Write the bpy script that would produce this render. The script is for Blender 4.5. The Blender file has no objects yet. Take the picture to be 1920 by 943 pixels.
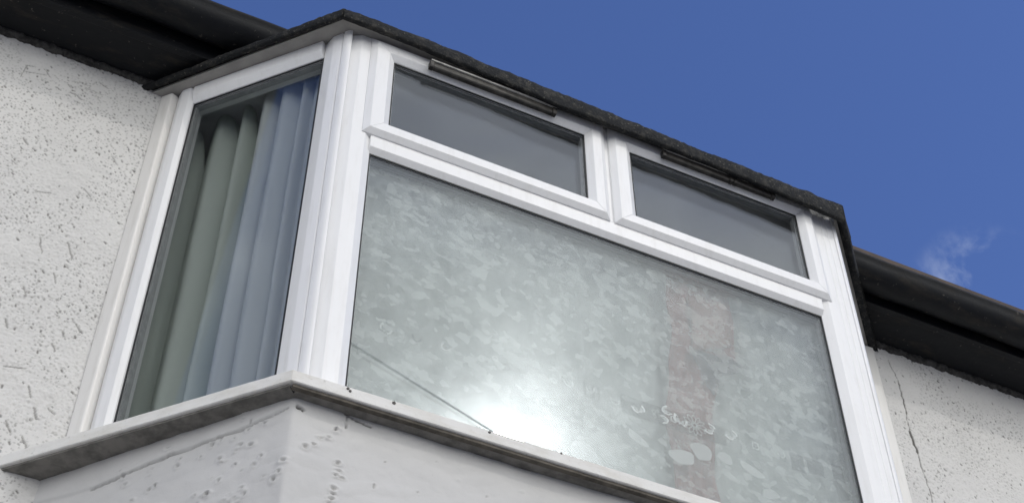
import bpy, math, random
import numpy as np
from mathutils import Matrix, Vector
random.seed(7)
rng = np.random.default_rng(11)
sc = bpy.context.scene
COL = sc.collection
R = math.radians

# ------------------------------------------------------------------ camera
def make_camera():
    yaw, pitch, roll = 0.4465, 0.8482, -0.008
    fwd = Vector((math.sin(yaw)*math.cos(pitch), math.cos(yaw)*math.cos(pitch), math.sin(pitch)))
    right = Vector((math.cos(yaw), -math.sin(yaw), 0))
    up = right.cross(fwd)
    r2 = math.cos(roll)*right + math.sin(roll)*up
    u2 = -math.sin(roll)*right + math.cos(roll)*up
    cd = bpy.data.cameras.new('camera')
    cd.sensor_width = 36.0
    cd.lens = 36.0*2888.04/1920.0
    cd.clip_start = 0.05
    cd.clip_end = 5000
    co = bpy.data.objects.new('camera', cd)
    COL.objects.link(co)
    m = Matrix((r2, u2, -fwd)).transposed().to_4x4()
    m.translation = Vector((-0.5924, -2.6356, -2.1444))
    co.matrix_world = m
    sc.camera = co
make_camera()
GROUND = -3.75

# ------------------------------------------------------------------ light
SUN_AZ, SUN_EL = R(154.7), R(41.6)
SUN_DIR = Vector((math.sin(SUN_AZ)*math.cos(SUN_EL), math.cos(SUN_AZ)*math.cos(SUN_EL), math.sin(SUN_EL)))
sc.view_settings.view_transform = 'Standard'
sc.view_settings.look = 'None'
sc.view_settings.exposure = -0.06
sc.view_settings.gamma = 1.0
sc.cycles.transparent_max_bounces = 40
sc.cycles.max_bounces = 10

def make_sun():
    ld = bpy.data.lights.new('sun', 'SUN')
    ld.energy = 0.35
    ld.angle = R(1.2)
    ld.color = (1.0, 0.95, 0.88)
    lo = bpy.data.objects.new('sun', ld)
    COL.objects.link(lo)
    lo.location = SUN_DIR*20
    lo.rotation_euler = (-SUN_DIR).to_track_quat('-Z', 'Y').to_euler()
make_sun()

class NT:
    """small node-tree helper"""
    def __init__(s, tree):
        s.t = tree; s.n = tree.nodes; s.l = tree.links
    def new(s, typ, **kw):
        nd = s.n.new(typ)
        for k, v in kw.items():
            setattr(nd, k, v)
        return nd
    def put(s, sock, v):
        if hasattr(v, 'is_output') or isinstance(v, bpy.types.NodeSocket):
            s.l.new(v, sock)
        else:
            sock.default_value = v
    def math(s, op, a, b=None, c=None, clamp=False):
        nd = s.new('ShaderNodeMath', operation=op); nd.use_clamp = clamp
        s.put(nd.inputs[0], a)
        if b is not None: s.put(nd.inputs[1], b)
        if c is not None: s.put(nd.inputs[2], c)
        return nd.outputs[0]
    def vmath(s, op, a, b=None, out=0):
        nd = s.new('ShaderNodeVectorMath', operation=op)
        s.put(nd.inputs[0], a)
        if b is not None: s.put(nd.inputs[1], b)
        return nd.outputs[out]
    def smooth(s, v, a, b, x=0.0, y=1.0):
        nd = s.new('ShaderNodeMapRange', interpolation_type='SMOOTHSTEP')
        s.put(nd.inputs[0], v)
        for i, q in enumerate((a, b, x, y)): nd.inputs[i+1].default_value = q
        return nd.outputs[0]
    def mix(s, f, a, b):
        nd = s.new('ShaderNodeMix', data_type='RGBA')
        s.put(nd.inputs[0], f); s.put(nd.inputs[6], a); s.put(nd.inputs[7], b)
        return nd.outputs[2]
    def noise(s, vec, scale, detail=3.0, rough=0.5, dist=0.0, out=0):
        nd = s.new('ShaderNodeTexNoise')
        s.put(nd.inputs['Vector'], vec); nd.inputs['Scale'].default_value = scale
        nd.inputs['Detail'].default_value = detail; nd.inputs['Roughness'].default_value = rough
        nd.inputs['Distortion'].default_value = dist
        return nd.outputs[out]

def c4(c): return (c[0], c[1], c[2], 1.0)

def make_world():
    w = bpy.data.worlds.new('World'); sc.world = w; w.use_nodes = True
    t = NT(w.node_tree); t.n.clear()
    out = t.new('ShaderNodeOutputWorld')
    sky = t.new('ShaderNodeTexSky', sky_type='NISHITA')
    sky.sun_disc = False; sky.sun_elevation = SUN_EL; sky.sun_rotation = SUN_AZ
    sky.air_density = 1.0; sky.dust_density = 0.3; sky.ozone_density = 2.0
    skyc = t.vmath('MULTIPLY', sky.outputs[0], (SKY_K*0.67, SKY_K*0.76, SKY_K*1.12))
    d = t.new('ShaderNodeTexCoord').outputs['Generated']
    sep = t.new('ShaderNodeSeparateXYZ'); t.put(sep.inputs[0], d)
    z = t.math('MAXIMUM', sep.outputs[2], 0.0)
    # bank of thin bright cloud over the half of the sky in front of the house
    hz = Vector((math.sin(R(185)), math.cos(R(185)), 0))
    side = t.vmath('DOT_PRODUCT', d, tuple(hz), out=1)
    den = t.math('ADD', z, 0.22)
    comb = t.new('ShaderNodeCombineXYZ')
    t.put(comb.inputs[0], t.math('DIVIDE', sep.outputs[0], den))
    t.put(comb.inputs[1], t.math('DIVIDE', sep.outputs[1], den))
    n1 = t.noise(comb.outputs[0], 1.6, 6.0, 0.55, 0.3)
    n2 = t.noise(comb.outputs[0], 5.0, 5.0, 0.6, 0.2)
    cov = t.math('ADD', t.math('MULTIPLY', side, 1.15), t.math('MULTIPLY', t.math('SUBTRACT', n1, 0.5), 1.75))
    cov = t.math('SUBTRACT', cov, t.smooth(z, 0.66, 0.95, 0.0, 0.50))
    cov = t.smooth(cov, -0.02, 0.75)
    # faint small wisps low over the roof line
    wd = Vector(WISP).normalized()
    near = t.vmath('DOT_PRODUCT', d, tuple(wd), out=1)
    n3 = t.noise(d, 30.0, 5.0, 0.58, 0.2)
    wis = t.math('MULTIPLY', t.smooth(near, 0.9989, 0.9999), t.smooth(n3, 0.50, 0.76, 0.0, 0.45))
    bright = t.math('ADD', CLOUD_L*0.62, t.math('MULTIPLY', n2, CLOUD_L*0.76))
    sd = t.math('MAXIMUM', t.vmath('DOT_PRODUCT', d, tuple(SUN_DIR), out=1), 0.0)
    n4 = t.noise(comb.outputs[0], 11.0, 4.0, 0.55, 0.5)
    glow = t.math('ADD', t.math('MULTIPLY', t.math('POWER', sd, 900.0), 8.5),
                  t.math('MULTIPLY', t.math('POWER', sd, 70.0), 1.2))
    glow = t.math('MULTIPLY', glow, t.smooth(n4, 0.25, 0.75, 0.55, 1.35))
    bright = t.math('ADD', bright, glow)
    cc = t.new('ShaderNodeCombineXYZ')
    t.put(cc.inputs[0], t.math('MULTIPLY', bright, 1.0)); t.put(cc.inputs[1], t.math('MULTIPLY', bright, 1.0)); t.put(cc.inputs[2], t.math('MULTIPLY', bright, 0.985))
    col = t.mix(cov, skyc, cc.outputs[0])
    col = t.mix(wis, col, (0.50, 0.58, 0.78, 1))
    bg = t.new('ShaderNodeBackground')
    t.put(bg.inputs[0], col); bg.inputs[1].default_value = 1.0
    t.l.new(bg.outputs[0], out.inputs[0])
SKY_K = 0.15
CLOUD_L = 1.75
WISP = (0.5434, 0.4638, 0.6997)
make_world()

# ------------------------------------------------------------------ materials
def new_mat(name):
    m = bpy.data.materials.new(name); m.use_nodes = True
    t = NT(m.node_tree); t.n.clear()
    out = t.new('ShaderNodeOutputMaterial')
    return m, t, out

def principled(t, out, color, rough, spec=0.5, bump=None, bump_s=0.3, bump_d=0.002):
    b = t.new('ShaderNodeBsdfPrincipled')
    t.put(b.inputs['Base Color'], color); t.put(b.inputs['Roughness'], rough)
    b.inputs['Specular IOR Level'].default_value = spec
    if bump is not None:
        bn = t.new('ShaderNodeBump'); bn.inputs['Strength'].default_value = bump_s
        bn.inputs['Distance'].default_value = bump_d
        t.put(bn.inputs['Height'], bump); t.l.new(bn.outputs[0], b.inputs['Normal'])
    t.l.new(b.outputs[0], out.inputs[0])
    return b

def obj_co(t): return t.new('ShaderNodeTexCoord').outputs['Object']

def scaled(t, v, s):
    return t.vmath('MULTIPLY', v, s)

def mat_pvc(name, base, dirt, amount):
    m, t, out = new_mat(name)
    co = obj_co(t)
    streak = t.noise(scaled(t, co, (9, 9, 1.2)), 6.0, 4, 0.6)
    spot = t.noise(co, 90.0, 4, 0.6)
    f = t.math('MULTIPLY', t.smooth(streak, 0.45, 0.75), amount)
    f = t.math('ADD', f, t.math('MULTIPLY', t.smooth(spot, 0.62, 0.78), amount*0.8), clamp=True)
    col = t.mix(f, c4(base), c4(dirt))
    principled(t, out, col, t.smooth(spot, 0.3, 0.8, 0.28, 0.5), 0.45, t.noise(co, 25.0, 3, 0.5), 0.06, 0.002)
    return m

def mat_render(name, base, dark, grain):
    """painted roughcast: vertex attribute 'grime' marks the dirty pits and cracks that are modelled in the mesh"""
    m, t, out = new_mat(name)
    co = obj_co(t)
    a = t.new('ShaderNodeAttribute'); a.attribute_name = 'grime'
    n = t.noise(co, 3.0, 5, 0.6)
    n2 = t.noise(co, 130.0, 4, 0.65)
    col = t.mix(t.smooth(n, 0.35, 0.75), c4(base), c4([q*0.90 for q in base]))
    col = t.mix(t.math('MULTIPLY', t.smooth(n2, 0.58, 0.8), 0.35*grain), col, c4([q*0.6 for q in base]))
    col = t.mix(a.outputs['Fac'], col, c4(dark))
    principled(t, out, col, 0.75, 0.25, t.noise(co, 220.0, 4, 0.7), 0.35*grain, 0.002)
    return m

def mat_simple(name, base, rough=0.6, var=0.25, scale=20.0, bump=0.2, spec=0.4, alt=None):
    m, t, out = new_mat(name)
    co = obj_co(t)
    n = t.noise(co, scale, 5, 0.6)
    b2 = alt if alt else [q*(1-var) for q in base]
    col = t.mix(t.smooth(n, 0.35, 0.7), c4(base), c4(b2))
    principled(t, out, col, rough, spec, t.noise(co, scale*4, 4, 0.6), bump, 0.003)
    return m

def mat_glass(name, tint, dirt=0.0, refl=(0.62, 0.65, 0.66, 1)):
    m, t, out = new_mat(name)
    geo = t.new('ShaderNodeNewGeometry')
    fr = t.new('ShaderNodeFresnel')
    t.put(fr.inputs['IOR'], t.math('SUBTRACT', 1.5, t.math('MULTIPLY', geo.outputs['Backfacing'], 1.5-1/1.5)))
    tr = t.new('ShaderNodeBsdfTransparent'); tr.inputs[0].default_value = c4(tint)
    gl = t.new('ShaderNodeBsdfGlossy'); gl.inputs['Roughness'].default_value = 0.0
    gl.inputs[0].default_value = refl
    co = obj_co(t)
    mx = t.new('ShaderNodeMixShader')
    t.l.new(fr.outputs[0], mx.inputs[0]); t.l.new(tr.outputs[0], mx.inputs[1]); t.l.new(gl.outputs[0], mx.inputs[2])
    last = mx.outputs[0]
    if dirt > 0:
        df = t.new('ShaderNodeBsdfDiffuse'); df.inputs[0].default_value = (0.55, 0.56, 0.55, 1)
        m2 = t.new('ShaderNodeMixShader')
        dn = t.noise(co, 2.5, 4, 0.55, 0.6)
        t.put(m2.inputs[0], t.smooth(dn, 0.35, 0.8, 0.2*dirt, dirt))
        t.l.new(last, m2.inputs[1]); t.l.new(df.outputs[0], m2.inputs[2]); last = m2.outputs[0]
    t.l.new(last, out.inputs[0])
    return m

def mat_film():
    """patterned self-adhesive privacy film: overlapping pale leaf-like blots, semi-opaque"""
    m, t, out = new_mat('patterned_film')
    co = obj_co(t)
    sx = t.new('ShaderNodeSeparateXYZ'); t.put(sx.inputs[0], co)
    cb = t.new('ShaderNodeCombineXYZ')
    t.put(cb.inputs[0], sx.outputs[0]); t.put(cb.inputs[1], sx.outputs[2])
    p = cb.outputs[0]
    wob = t.noise(p, 62.0, 2, 0.6, out=1)
    pw = t.vmath('ADD', p, t.vmath('MULTIPLY', t.vmath('SUBTRACT', wob, (0.5, 0.5, 0.5)), (0.026, 0.024, 0)))
    def leaves(scale, off, rotz):
        """scattered ragged blots: value of the blot where there is one, else 0.5"""
        mp = t.new('ShaderNodeMapping'); mp.inputs['Rotation'].default_value = (0, 0, rotz)
        mp.inputs['Location'].default_value = off
        t.put(mp.inputs[0], pw)
        v = t.new('ShaderNodeTexVoronoi'); v.feature = 'F1'
        t.put(v.inputs['Vector'], t.vmath('MULTIPLY', mp.outputs[0], (1.0, 1.55, 1.0))); v.inputs['Scale'].default_value = scale; v.inputs['Randomness'].default_value = 0.72
        q = t.new('ShaderNodeSeparateColor'); t.put(q.inputs[0], v.outputs['Color'])
        m_ = t.smooth(v.outputs['Distance'], 0.58, 0.63, 1.0, 0.0)
        return t.math('MULTIPLY', t.math('SUBTRACT', q.outputs[0], 0.5), m_)
    big = t.noise(p, 4.5, 4, 0.55)
    v = t.math('ADD', 0.5, t.math('MULTIPLY', leaves(33.0, (0, 0, 0), 0.5), 0.62))
    v = t.math('ADD', v, t.math('MULTIPLY', leaves(41.0, (3.1, 1.7, 0), 0.1), 0.62))
    v = t.math('ADD', v, t.math('MULTIPLY', leaves(23.0, (5.3, 8.7, 0), 0.3), 0.45))
    v = t.math('ADD', v, t.math('MULTIPLY', t.math('SUBTRACT', big, 0.5), 0.75))
    col = t.mix(t.smooth(v, 0.0, 1.0), (0.48, 0.525, 0.52, 1), (0.92, 0.965, 0.94, 1))
    df = t.new('ShaderNodeBsdfDiffuse'); t.put(df.inputs[0], col)
    tl = t.new('ShaderNodeBsdfTranslucent'); t.put(tl.inputs[0], col)
    tr = t.new('ShaderNodeBsdfTransparent'); tr.inputs[0].default_value = (0.97, 0.97, 0.97, 1)
    m1 = t.new('ShaderNodeMixShader'); m1.inputs[0].default_value = 0.25
    t.l.new(df.outputs[0], m1.inputs[1]); t.l.new(tl.outputs[0], m1.inputs[2])
    m2 = t.new('ShaderNodeMixShader')
    t.put(m2.inputs[0], t.smooth(v, 0.0, 1.0, 0.78, 0.69))
    t.l.new(m1.outputs[0], m2.inputs[1]); t.l.new(tr.outputs[0], m2.inputs[2])
    t.l.new(m2.outputs[0], out.inputs[0])
    return m

def mat_cloth(name, base, trans=0.3, alpha=0.0, var=0.12):
    m, t, out = new_mat(name)
    co = obj_co(t)
    n = t.noise(scaled(t, co, (1, 1, 0.3)), 14.0, 3, 0.5)
    col = t.mix(n, c4(base), c4([q*(1-var) for q in base]))
    df = t.new('ShaderNodeBsdfDiffuse'); t.put(df.inputs[0], col)
    bn = t.new('ShaderNodeBump'); bn.inputs['Strength'].default_value = 0.15; bn.inputs['Distance'].default_value = 0.001
    t.put(bn.inputs['Height'], t.noise(co, 400.0, 2, 0.5)); t.l.new(bn.outputs[0], df.inputs['Normal'])
    tl = t.new('ShaderNodeBsdfTranslucent'); t.put(tl.inputs[0], col)
    m1 = t.new('ShaderNodeMixShader'); m1.inputs[0].default_value = trans
    t.l.new(df.outputs[0], m1.inputs[1]); t.l.new(tl.outputs[0], m1.inputs[2])
    last = m1.outputs[0]
    if alpha > 0:
        tr = t.new('ShaderNodeBsdfTransparent')
        m2 = t.new('ShaderNodeMixShader'); m2.inputs[0].default_value = alpha
        t.l.new(last, m2.inputs[1]); t.l.new(tr.outputs[0], m2.inputs[2]); last = m2.outputs[0]
    t.l.new(last, out.inputs[0])
    return m

def mat_felt():
    m, t, out = new_mat('weathered_roof_felt')
    co = obj_co(t)
    n = t.noise(co, 40.0, 5, 0.65)
    n2 = t.noise(co, 160.0, 3, 0.6)
    col = t.mix(t.smooth(n, 0.45, 0.75), (0.016, 0.017, 0.018, 1), (0.06, 0.057, 0.05, 1))
    col = t.mix(t.math('MULTIPLY', t.smooth(n2, 0.62, 0.72), 0.6), col, (0.24, 0.23, 0.19, 1))
    principled(t, out, col, 0.85, 0.3, t.math('ADD', n, n2), 0.6, 0.006)
    return m

def mat_black_paint():
    m, t, out = new_mat('black_gutter_paint')
    co = obj_co(t)
    n = t.noise(scaled(t, co, (0.35, 1, 1)), 22.0, 5, 0.65)
    n2 = t.noise(co, 70.0, 4, 0.6)
    col = t.mix(t.smooth(n, 0.5, 0.72), (0.008, 0.009, 0.011, 1), (0.030, 0.027, 0.023, 1))
    col = t.mix(t.math('MULTIPLY', t.smooth(n2, 0.64, 0.74), 0.55), col, (0.15, 0.135, 0.115, 1))
    principled(t, out, col, t.smooth(n, 0.3, 0.8, 0.45, 0.75), 0.22, n2, 0.3, 0.003)
    return m

def mat_sill():
    m, t, out = new_mat('grubby_sill_paint')
    co = obj_co(t)
    n = t.noise(scaled(t, co, (1, 1, 2.5)), 14.0, 5, 0.65)
    n2 = t.noise(co, 110.0, 4, 0.65)
    col = t.mix(t.smooth(n, 0.4, 0.75), (0.78, 0.77, 0.74, 1), (0.68, 0.66, 0.61, 1))
    col = t.mix(t.math('MULTIPLY', t.smooth(n2, 0.58, 0.75), 0.35), col, (0.34, 0.33, 0.29, 1))
    principled(t, out, col, 0.7, 0.3, n2, 0.3, 0.002)
    return m

M = dict(
    pvc=mat_pvc('white_upvc', (0.85, 0.85, 0.85), (0.55, 0.53, 0.48), 0.17),
    cream=mat_pvc('cream_trim', (0.80, 0.785, 0.75), (0.52, 0.49, 0.43), 0.25),
    gasket=mat_simple('black_rubber_gasket', (0.022, 0.024, 0.025), 0.55, 0.3, 60, 0.1),
    spacer=mat_simple('grey_spacer_bar', (0.36, 0.37, 0.37), 0.4, 0.2, 60, 0.05),
    vent=mat_simple('brown_black_vent_plastic', (0.035, 0.032, 0.029), 0.5, 0.3, 45, 0.2, alt=(0.075, 0.07, 0.062)),
    ventcap=mat_simple('weathered_vent_lip', (0.50, 0.49, 0.46), 0.6, 0.35, 60, 0.2),
    wall=mat_render('painted_pebbledash', (0.70, 0.69, 0.67), (0.13, 0.125, 0.115), 1.0),
    apron=mat_render('painted_smooth_render', (0.60, 0.595, 0.585), (0.12, 0.115, 0.11), 0.55),
    mortar=mat_simple('dark_mortar', (0.085, 0.082, 0.076), 0.9, 0.5, 60, 0.8, alt=(0.03, 0.029, 0.027)),  # mottled, close to black
    soffit=mat_simple('grey_soffit_board', (0.40, 0.385, 0.36), 0.75, 0.25, 12, 0.15),
    felt=mat_felt(), black=mat_black_paint(), sill=mat_sill(),
    drip=mat_simple('bare_brown_wood', (0.13, 0.115, 0.095), 0.8, 0.5, 40, 0.4),
    under=mat_simple('dark_sill_underside', (0.24, 0.23, 0.21), 0.85, 0.45, 30, 0.4),  # darker than the sill boards
    nail=mat_simple('rusty_nail', (0.11, 0.10, 0.09), 0.6, 0.4, 90, 0.2),
    glass=mat_glass('window_glass', (0.975, 0.98, 0.982), 0.008),
    inner_glass=mat_glass('coated_inner_glass', (0.975, 0.98, 0.982), 0.0, (0.30, 0.32, 0.33, 1)),
    film=mat_film(),
    motif=mat_cloth('white_print', (0.92, 0.94, 0.92), 0.1, 0.12),
    motif_soft=mat_cloth('pale_print', (0.86, 0.89, 0.87), 0.2, 0.42),
    motif_dark=mat_cloth('grey_print', (0.25, 0.27, 0.27), 0.3, 0.82),
    curtain=mat_cloth('sage_curtain', (0.64, 0.69, 0.63), 0.15),
    net=mat_cloth('white_voile', (0.80, 0.83, 0.82), 0.3, 0.05),
    lining=mat_cloth('pale_lining', (0.80, 0.83, 0.80), 0.3),
    flap_shade=mat_cloth('flap_shade_cloth', (0.11, 0.085, 0.09), 0.0),  # dark colour stands for the shade below the cloth flap
    pink_back=mat_cloth('pale_cloth_back', (0.44, 0.25, 0.21), 0.05),
    pink=mat_cloth('dusty_pink_cloth', (0.33, 0.085, 0.06), 0.08),
    room=mat_simple('room_paint', (0.60, 0.60, 0.58), 0.9, 0.1, 3, 0.05),
    ceil=mat_simple('ceiling_paint', (0.66, 0.67, 0.68), 0.9, 0.1, 3, 0.05),
    floor=mat_simple('room_carpet', (0.14, 0.12, 0.10), 0.95, 0.2, 30, 0.2),
    ground=mat_simple('concrete_paving', (0.32, 0.31, 0.29), 0.9, 0.25, 1.2, 0.2),
    tile=mat_simple('roof_tile', (0.10, 0.075, 0.06), 0.85, 0.35, 8, 0.3),
    cable=mat_simple('black_cable', (0.02, 0.02, 0.02), 0.6, 0.2, 20, 0.1),
)

# ------------------------------------------------------------------ object helpers
def mesh(name, verts, faces, mat, parent=None, smooth=False):
    me = bpy.data.meshes.new(name)
    me.from_pydata([tuple(v) for v in verts], [], faces)
    me.materials.append(mat)
    me.validate()
    o = bpy.data.objects.new(name, me)
    COL.objects.link(o)
    import bmesh
    bm = bmesh.new(); bm.from_mesh(me)
    bmesh.ops.recalc_face_normals(bm, faces=bm.faces)
    bm.to_mesh(me); bm.free()
    if smooth:
        me.polygons.foreach_set('use_smooth', [True]*len(me.polygons))
    if parent is not None:
        o.parent = parent
        o.location = -Vector(base_of(parent))
    return o

def base_of(p):
    v = Vector(p.location)
    while p.parent is not None:
        p = p.parent
        v = v + Vector(p.location)
    return v

def tag(o, label, cat, group=None, kind=None):
    if label: o['label'] = label
    if cat: o['category'] = cat
    if group: o['group'] = group
    o['kind'] = kind or 'thing'
    return o

def thing(name, loc, label, cat, group=None):
    o = bpy.data.objects.new(name, None)
    o.empty_display_size = 0.1
    COL.objects.link(o); o.location = loc
    return tag(o, label, cat, group)

def structure(o):
    o['kind'] = 'structure'; return o

def box_vf(x0, x1, y0, y1, z0, z1):
    v = [(x, y, z) for x in (x0, x1) for y in (y0, y1) for z in (z0, z1)]
    f = [(0, 1, 3, 2), (4, 6, 7, 5), (0, 4, 5, 1), (2, 3, 7, 6), (0, 2, 6, 4), (1, 5, 7, 3)]
    return v, f

def box(name, x0, x1, y0, y1, z0, z1, mat, parent=None):
    v, f = box_vf(x0, x1, y0, y1, z0, z1)
    return mesh(name, v, f, mat, parent)

def bevel(o, w, seg=2):
    b = o.modifiers.new('bevel', 'BEVEL'); b.width = w; b.segments = seg; b.limit_method = 'ANGLE'
    b.angle_limit = R(25)
    o.data.polygons.foreach_set('use_smooth', [True]*len(o.data.polygons))
    wn = o.modifiers.new('normals', 'WEIGHTED_NORMAL'); wn.keep_sharp = False
    return o

def prism(rings):
    """rings: list of equal-length closed loops of 3-D points, lofted and capped"""
    n = len(rings[0]); v = [p for r in rings for p in r]; f = []
    for i in range(len(rings)-1):
        for j in range(n):
            k = (j+1) % n
            f.append((i*n+j, i*n+k, (i+1)*n+k, (i+1)*n+j))
    f.append(tuple(range(n))[::-1]); f.append(tuple(range((len(rings)-1)*n, len(rings)*n)))
    return v, f

# ------------------------------------------------------------------ bay geometry
A = 0.8274; D = 0.4208; W = 1.5
CA, SA = math.cos(A), math.sin(A)
def TF(u, z, d): return (u, -D-d, z)
def TL(v, z, d): return (-CA*v - SA*d, -D + SA*v - CA*d, z)
def TR(v, z, d): x, y, z = TL(v, z, d); return (W-x, y, z)
SIDE_LEN = D/SA

def rail(T, rect, side, prof, back=-0.06):
    """one mitred frame member; prof = [(inset from outer edge, depth)] outer to inner"""
    u0, u1, z0, z1 = rect
    pr = list(prof) + [(prof[-1][0], back), (prof[0][0], back)]
    if side == 'left':   rings = [[T(u0+w, z0+w, d) for w, d in pr], [T(u0+w, z1-w, d) for w, d in pr]]
    if side == 'right':  rings = [[T(u1-w, z0+w, d) for w, d in pr], [T(u1-w, z1-w, d) for w, d in pr]]
    if side == 'bottom': rings = [[T(u0+w, z0+w, d) for w, d in pr], [T(u1-w, z0+w, d) for w, d in pr]]
    if side == 'top':    rings = [[T(u0+w, z1-w, d) for w, d in pr], [T(u1-w, z1-w, d) for w, d in pr]]
    return prism(rings)

def hbar(T, u0, u1, prof):
    """straight bar along u; prof = closed loop of (z, d)"""
    return prism([[T(u0, z, d) for z, d in prof], [T(u1, z, d) for z, d in prof]])
def vbar(T, z0, z1, prof):
    return prism([[T(u, z0, d) for u, d in prof], [T(u, z1, d) for u, d in prof]])

def part(name, vf, mat, parent, bev=0.0015, seg=2):
    o = mesh(name, vf[0], vf[1], mat, parent)
    if bev: bevel(o, bev, seg)
    return o

def pane(T, u0, u1, z0, z1, d, th, parent, name='glass_pane'):
    return part(name, prism([[T(u0, z, q) for z, q in ((z0, d), (z1, d), (z1, d-th), (z0, d-th))],
                             [T(u1, z, q) for z, q in ((z0, d), (z1, d), (z1, d-th), (z0, d-th))]]), M['glass'], parent, 0)

def ring4(T, u0, u1, z0, z1, w, d0, d1):
    """thin rectangular ring as one mesh (gasket, spacer)"""
    o = [(u0, z0), (u1, z0), (u1, z1), (u0, z1)]
    i = [(u0+w, z0+w), (u1-w, z0+w), (u1-w, z1-w), (u0+w, z1-w)]
    v = [T(a, b, d0) for a, b in o] + [T(a, b, d0) for a, b in i] + [T(a, b, d1) for a, b in o] + [T(a, b, d1) for a, b in i]
    f = []
    for k in range(4):
        n = (k+1) % 4
        f += [(k, n, 4+n, 4+k), (8+k, 12+k, 12+n, 8+n), (k, 8+k, 8+n, n), (4+k, 4+n, 12+n, 12+k)]
    return v, f

def double_glazing(T, u0, u1, z0, z1, d, parent):
    """outer and inner sheet with the grey spacer and black gasket that show round the edge"""
    g = pane(T, u0-0.006, u1+0.006, z0-0.006, z1+0.006, d, 0.004, parent)
    part('glass_pane', prism([[T(u0-0.006, z, q) for z, q in ((z0-.006, d-.020), (z1+.006, d-.020), (z1+.006, d-.024), (z0-.006, d-.024))],
                              [T(u1+0.006, z, q) for z, q in ((z0-.006, d-.020), (z1+.006, d-.020), (z1+.006, d-.024), (z0-.006, d-.024))]]), M['inner_glass'], parent, 0)
    part('gasket', ring4(T, u0-0.004, u1+0.004, z0-0.004, z1+0.004, 0.0075, d+0.0035, d+0.0003), M['gasket'], parent, 0)
    part('spacer_bar', ring4(T, u0-0.005, u1+0.005, z0-0.005, z1+0.005, 0.012, d-0.0045, d-0.0195), M['spacer'], parent, 0)
    return g

HEAD = 1.300
SOFFIT = 1.302
# ---------------------------------------------------------- front window
fw = thing('front_window', (W/2, -D, 0.0), 'white plastic front window of the bay, two top openers above one big patterned pane', 'window')
FP = [(0.0, -0.014), (0.026, 0.0), (0.062, 0.0), (0.082, -0.013)]          # frame profile: chamfer, face, bead
J0, J1 = 0.0085, 1.4745
U1, U2, ZT = 0.0902, 1.3924, 0.8346
def strip_prof(pts): return pts
# left jamb, right jamb
part('jamb', vbar(TF, 0.0, HEAD, [(J0, -.06), (J0, -.014), (J0+.026, 0), (U1-.020, 0), (U1, -.012), (U1, -.06)]), M['pvc'], fw)
part('jamb', vbar(TF, 0.0, HEAD, [(U2, -.06), (U2, -.012), (U2+.024, 0), (1.449, 0), (1.451, -.0012), (1.453, -.0012), (1.455, 0), (1.468, 0), (1.470, -.0015), (1.472, -.0015), (1.474, 0), (1.4915, 0), (1.4915, -.06)]), M['pvc'], fw)
part('bottom_rail', hbar(TF, U1, U2, [(0.001, -.058), (0.001, -.002), (.030, -.002), (.052, -.012), (.052, -.058)]), M['pvc'], fw)
part('transom', hbar(TF, U1-.004, U2+.004, [(ZT, -.058), (ZT, -.013), (ZT+.016, -.001), (.896, -.001), (.900, -.006), (.900, -.058)]), M['pvc'], fw)
part('mullion', vbar(TF, .9005, 1.262, [(.735, -.057), (.735, -.004), (.780, -.004), (.780, -.057)]), M['pvc'], fw)
part('head_rail', hbar(TF, U1, U2, [(1.262, -.057), (1.262, -.004), (1.299, -.004), (1.299, -.057)]), M['pvc'], fw)
double_glazing(TF, U1, U2, .052, ZT, -.0165, fw)

# privacy film on the inside of the big pane
film = part('window_film', prism([[TF(U1-.003, z, q) for z, q in ((.050, -.0425), (ZT+.002, -.0425), (ZT+.002, -.0432), (.050, -.0432))],
                                  [TF(U2+.003, z, q) for z, q in ((.050, -.0425), (ZT+.002, -.0425), (ZT+.002, -.0432), (.050, -.0432))]]), M['film'], fw, 0)
film['label'] = 'pale green privacy film with blotchy leaf pattern and butterfly border'

def flat_shape(name, pts, mat, d=-.0418, th=0.0005, holes=None):
    n = len(pts)
    v = [TF(x, z, d) for x, z in pts] + [TF(x, z, d-th) for x, z in pts]
    f = [tuple(range(n)), tuple(range(n, 2*n))[::-1]] + [(i, (i+1) % n, n+(i+1) % n, n+i) for i in range(n)]
    return mesh(name, v, f, mat, film)

def outline(name, pts, wd, mat, d=-.0417, th=0.0006):
    """printed outline: ring between the shape and its inset copy"""
    cx = sum(p[0] for p in pts)/len(pts); cz = sum(p[1] for p in pts)/len(pts)
    inn = [(cx+(x-cx)*(1-wd), cz+(z-cz)*(1-wd)) for x, z in pts]
    n = len(pts)
    v = [TF(x, z, d) for x, z in pts] + [TF(x, z, d) for x, z in inn] + [TF(x, z, d-th) for x, z in pts] + [TF(x, z, d-th) for x, z in inn]
    f = []
    for i in range(n):
        k = (i+1) % n
        f += [(i, k, n+k, n+i), (2*n+i, 3*n+i, 3*n+k, 2*n+k), (i, 2*n+i, 2*n+k, k), (n+i, n+k, 3*n+k, 3*n+i)]
    return mesh(name, v, f, mat, film)

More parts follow.
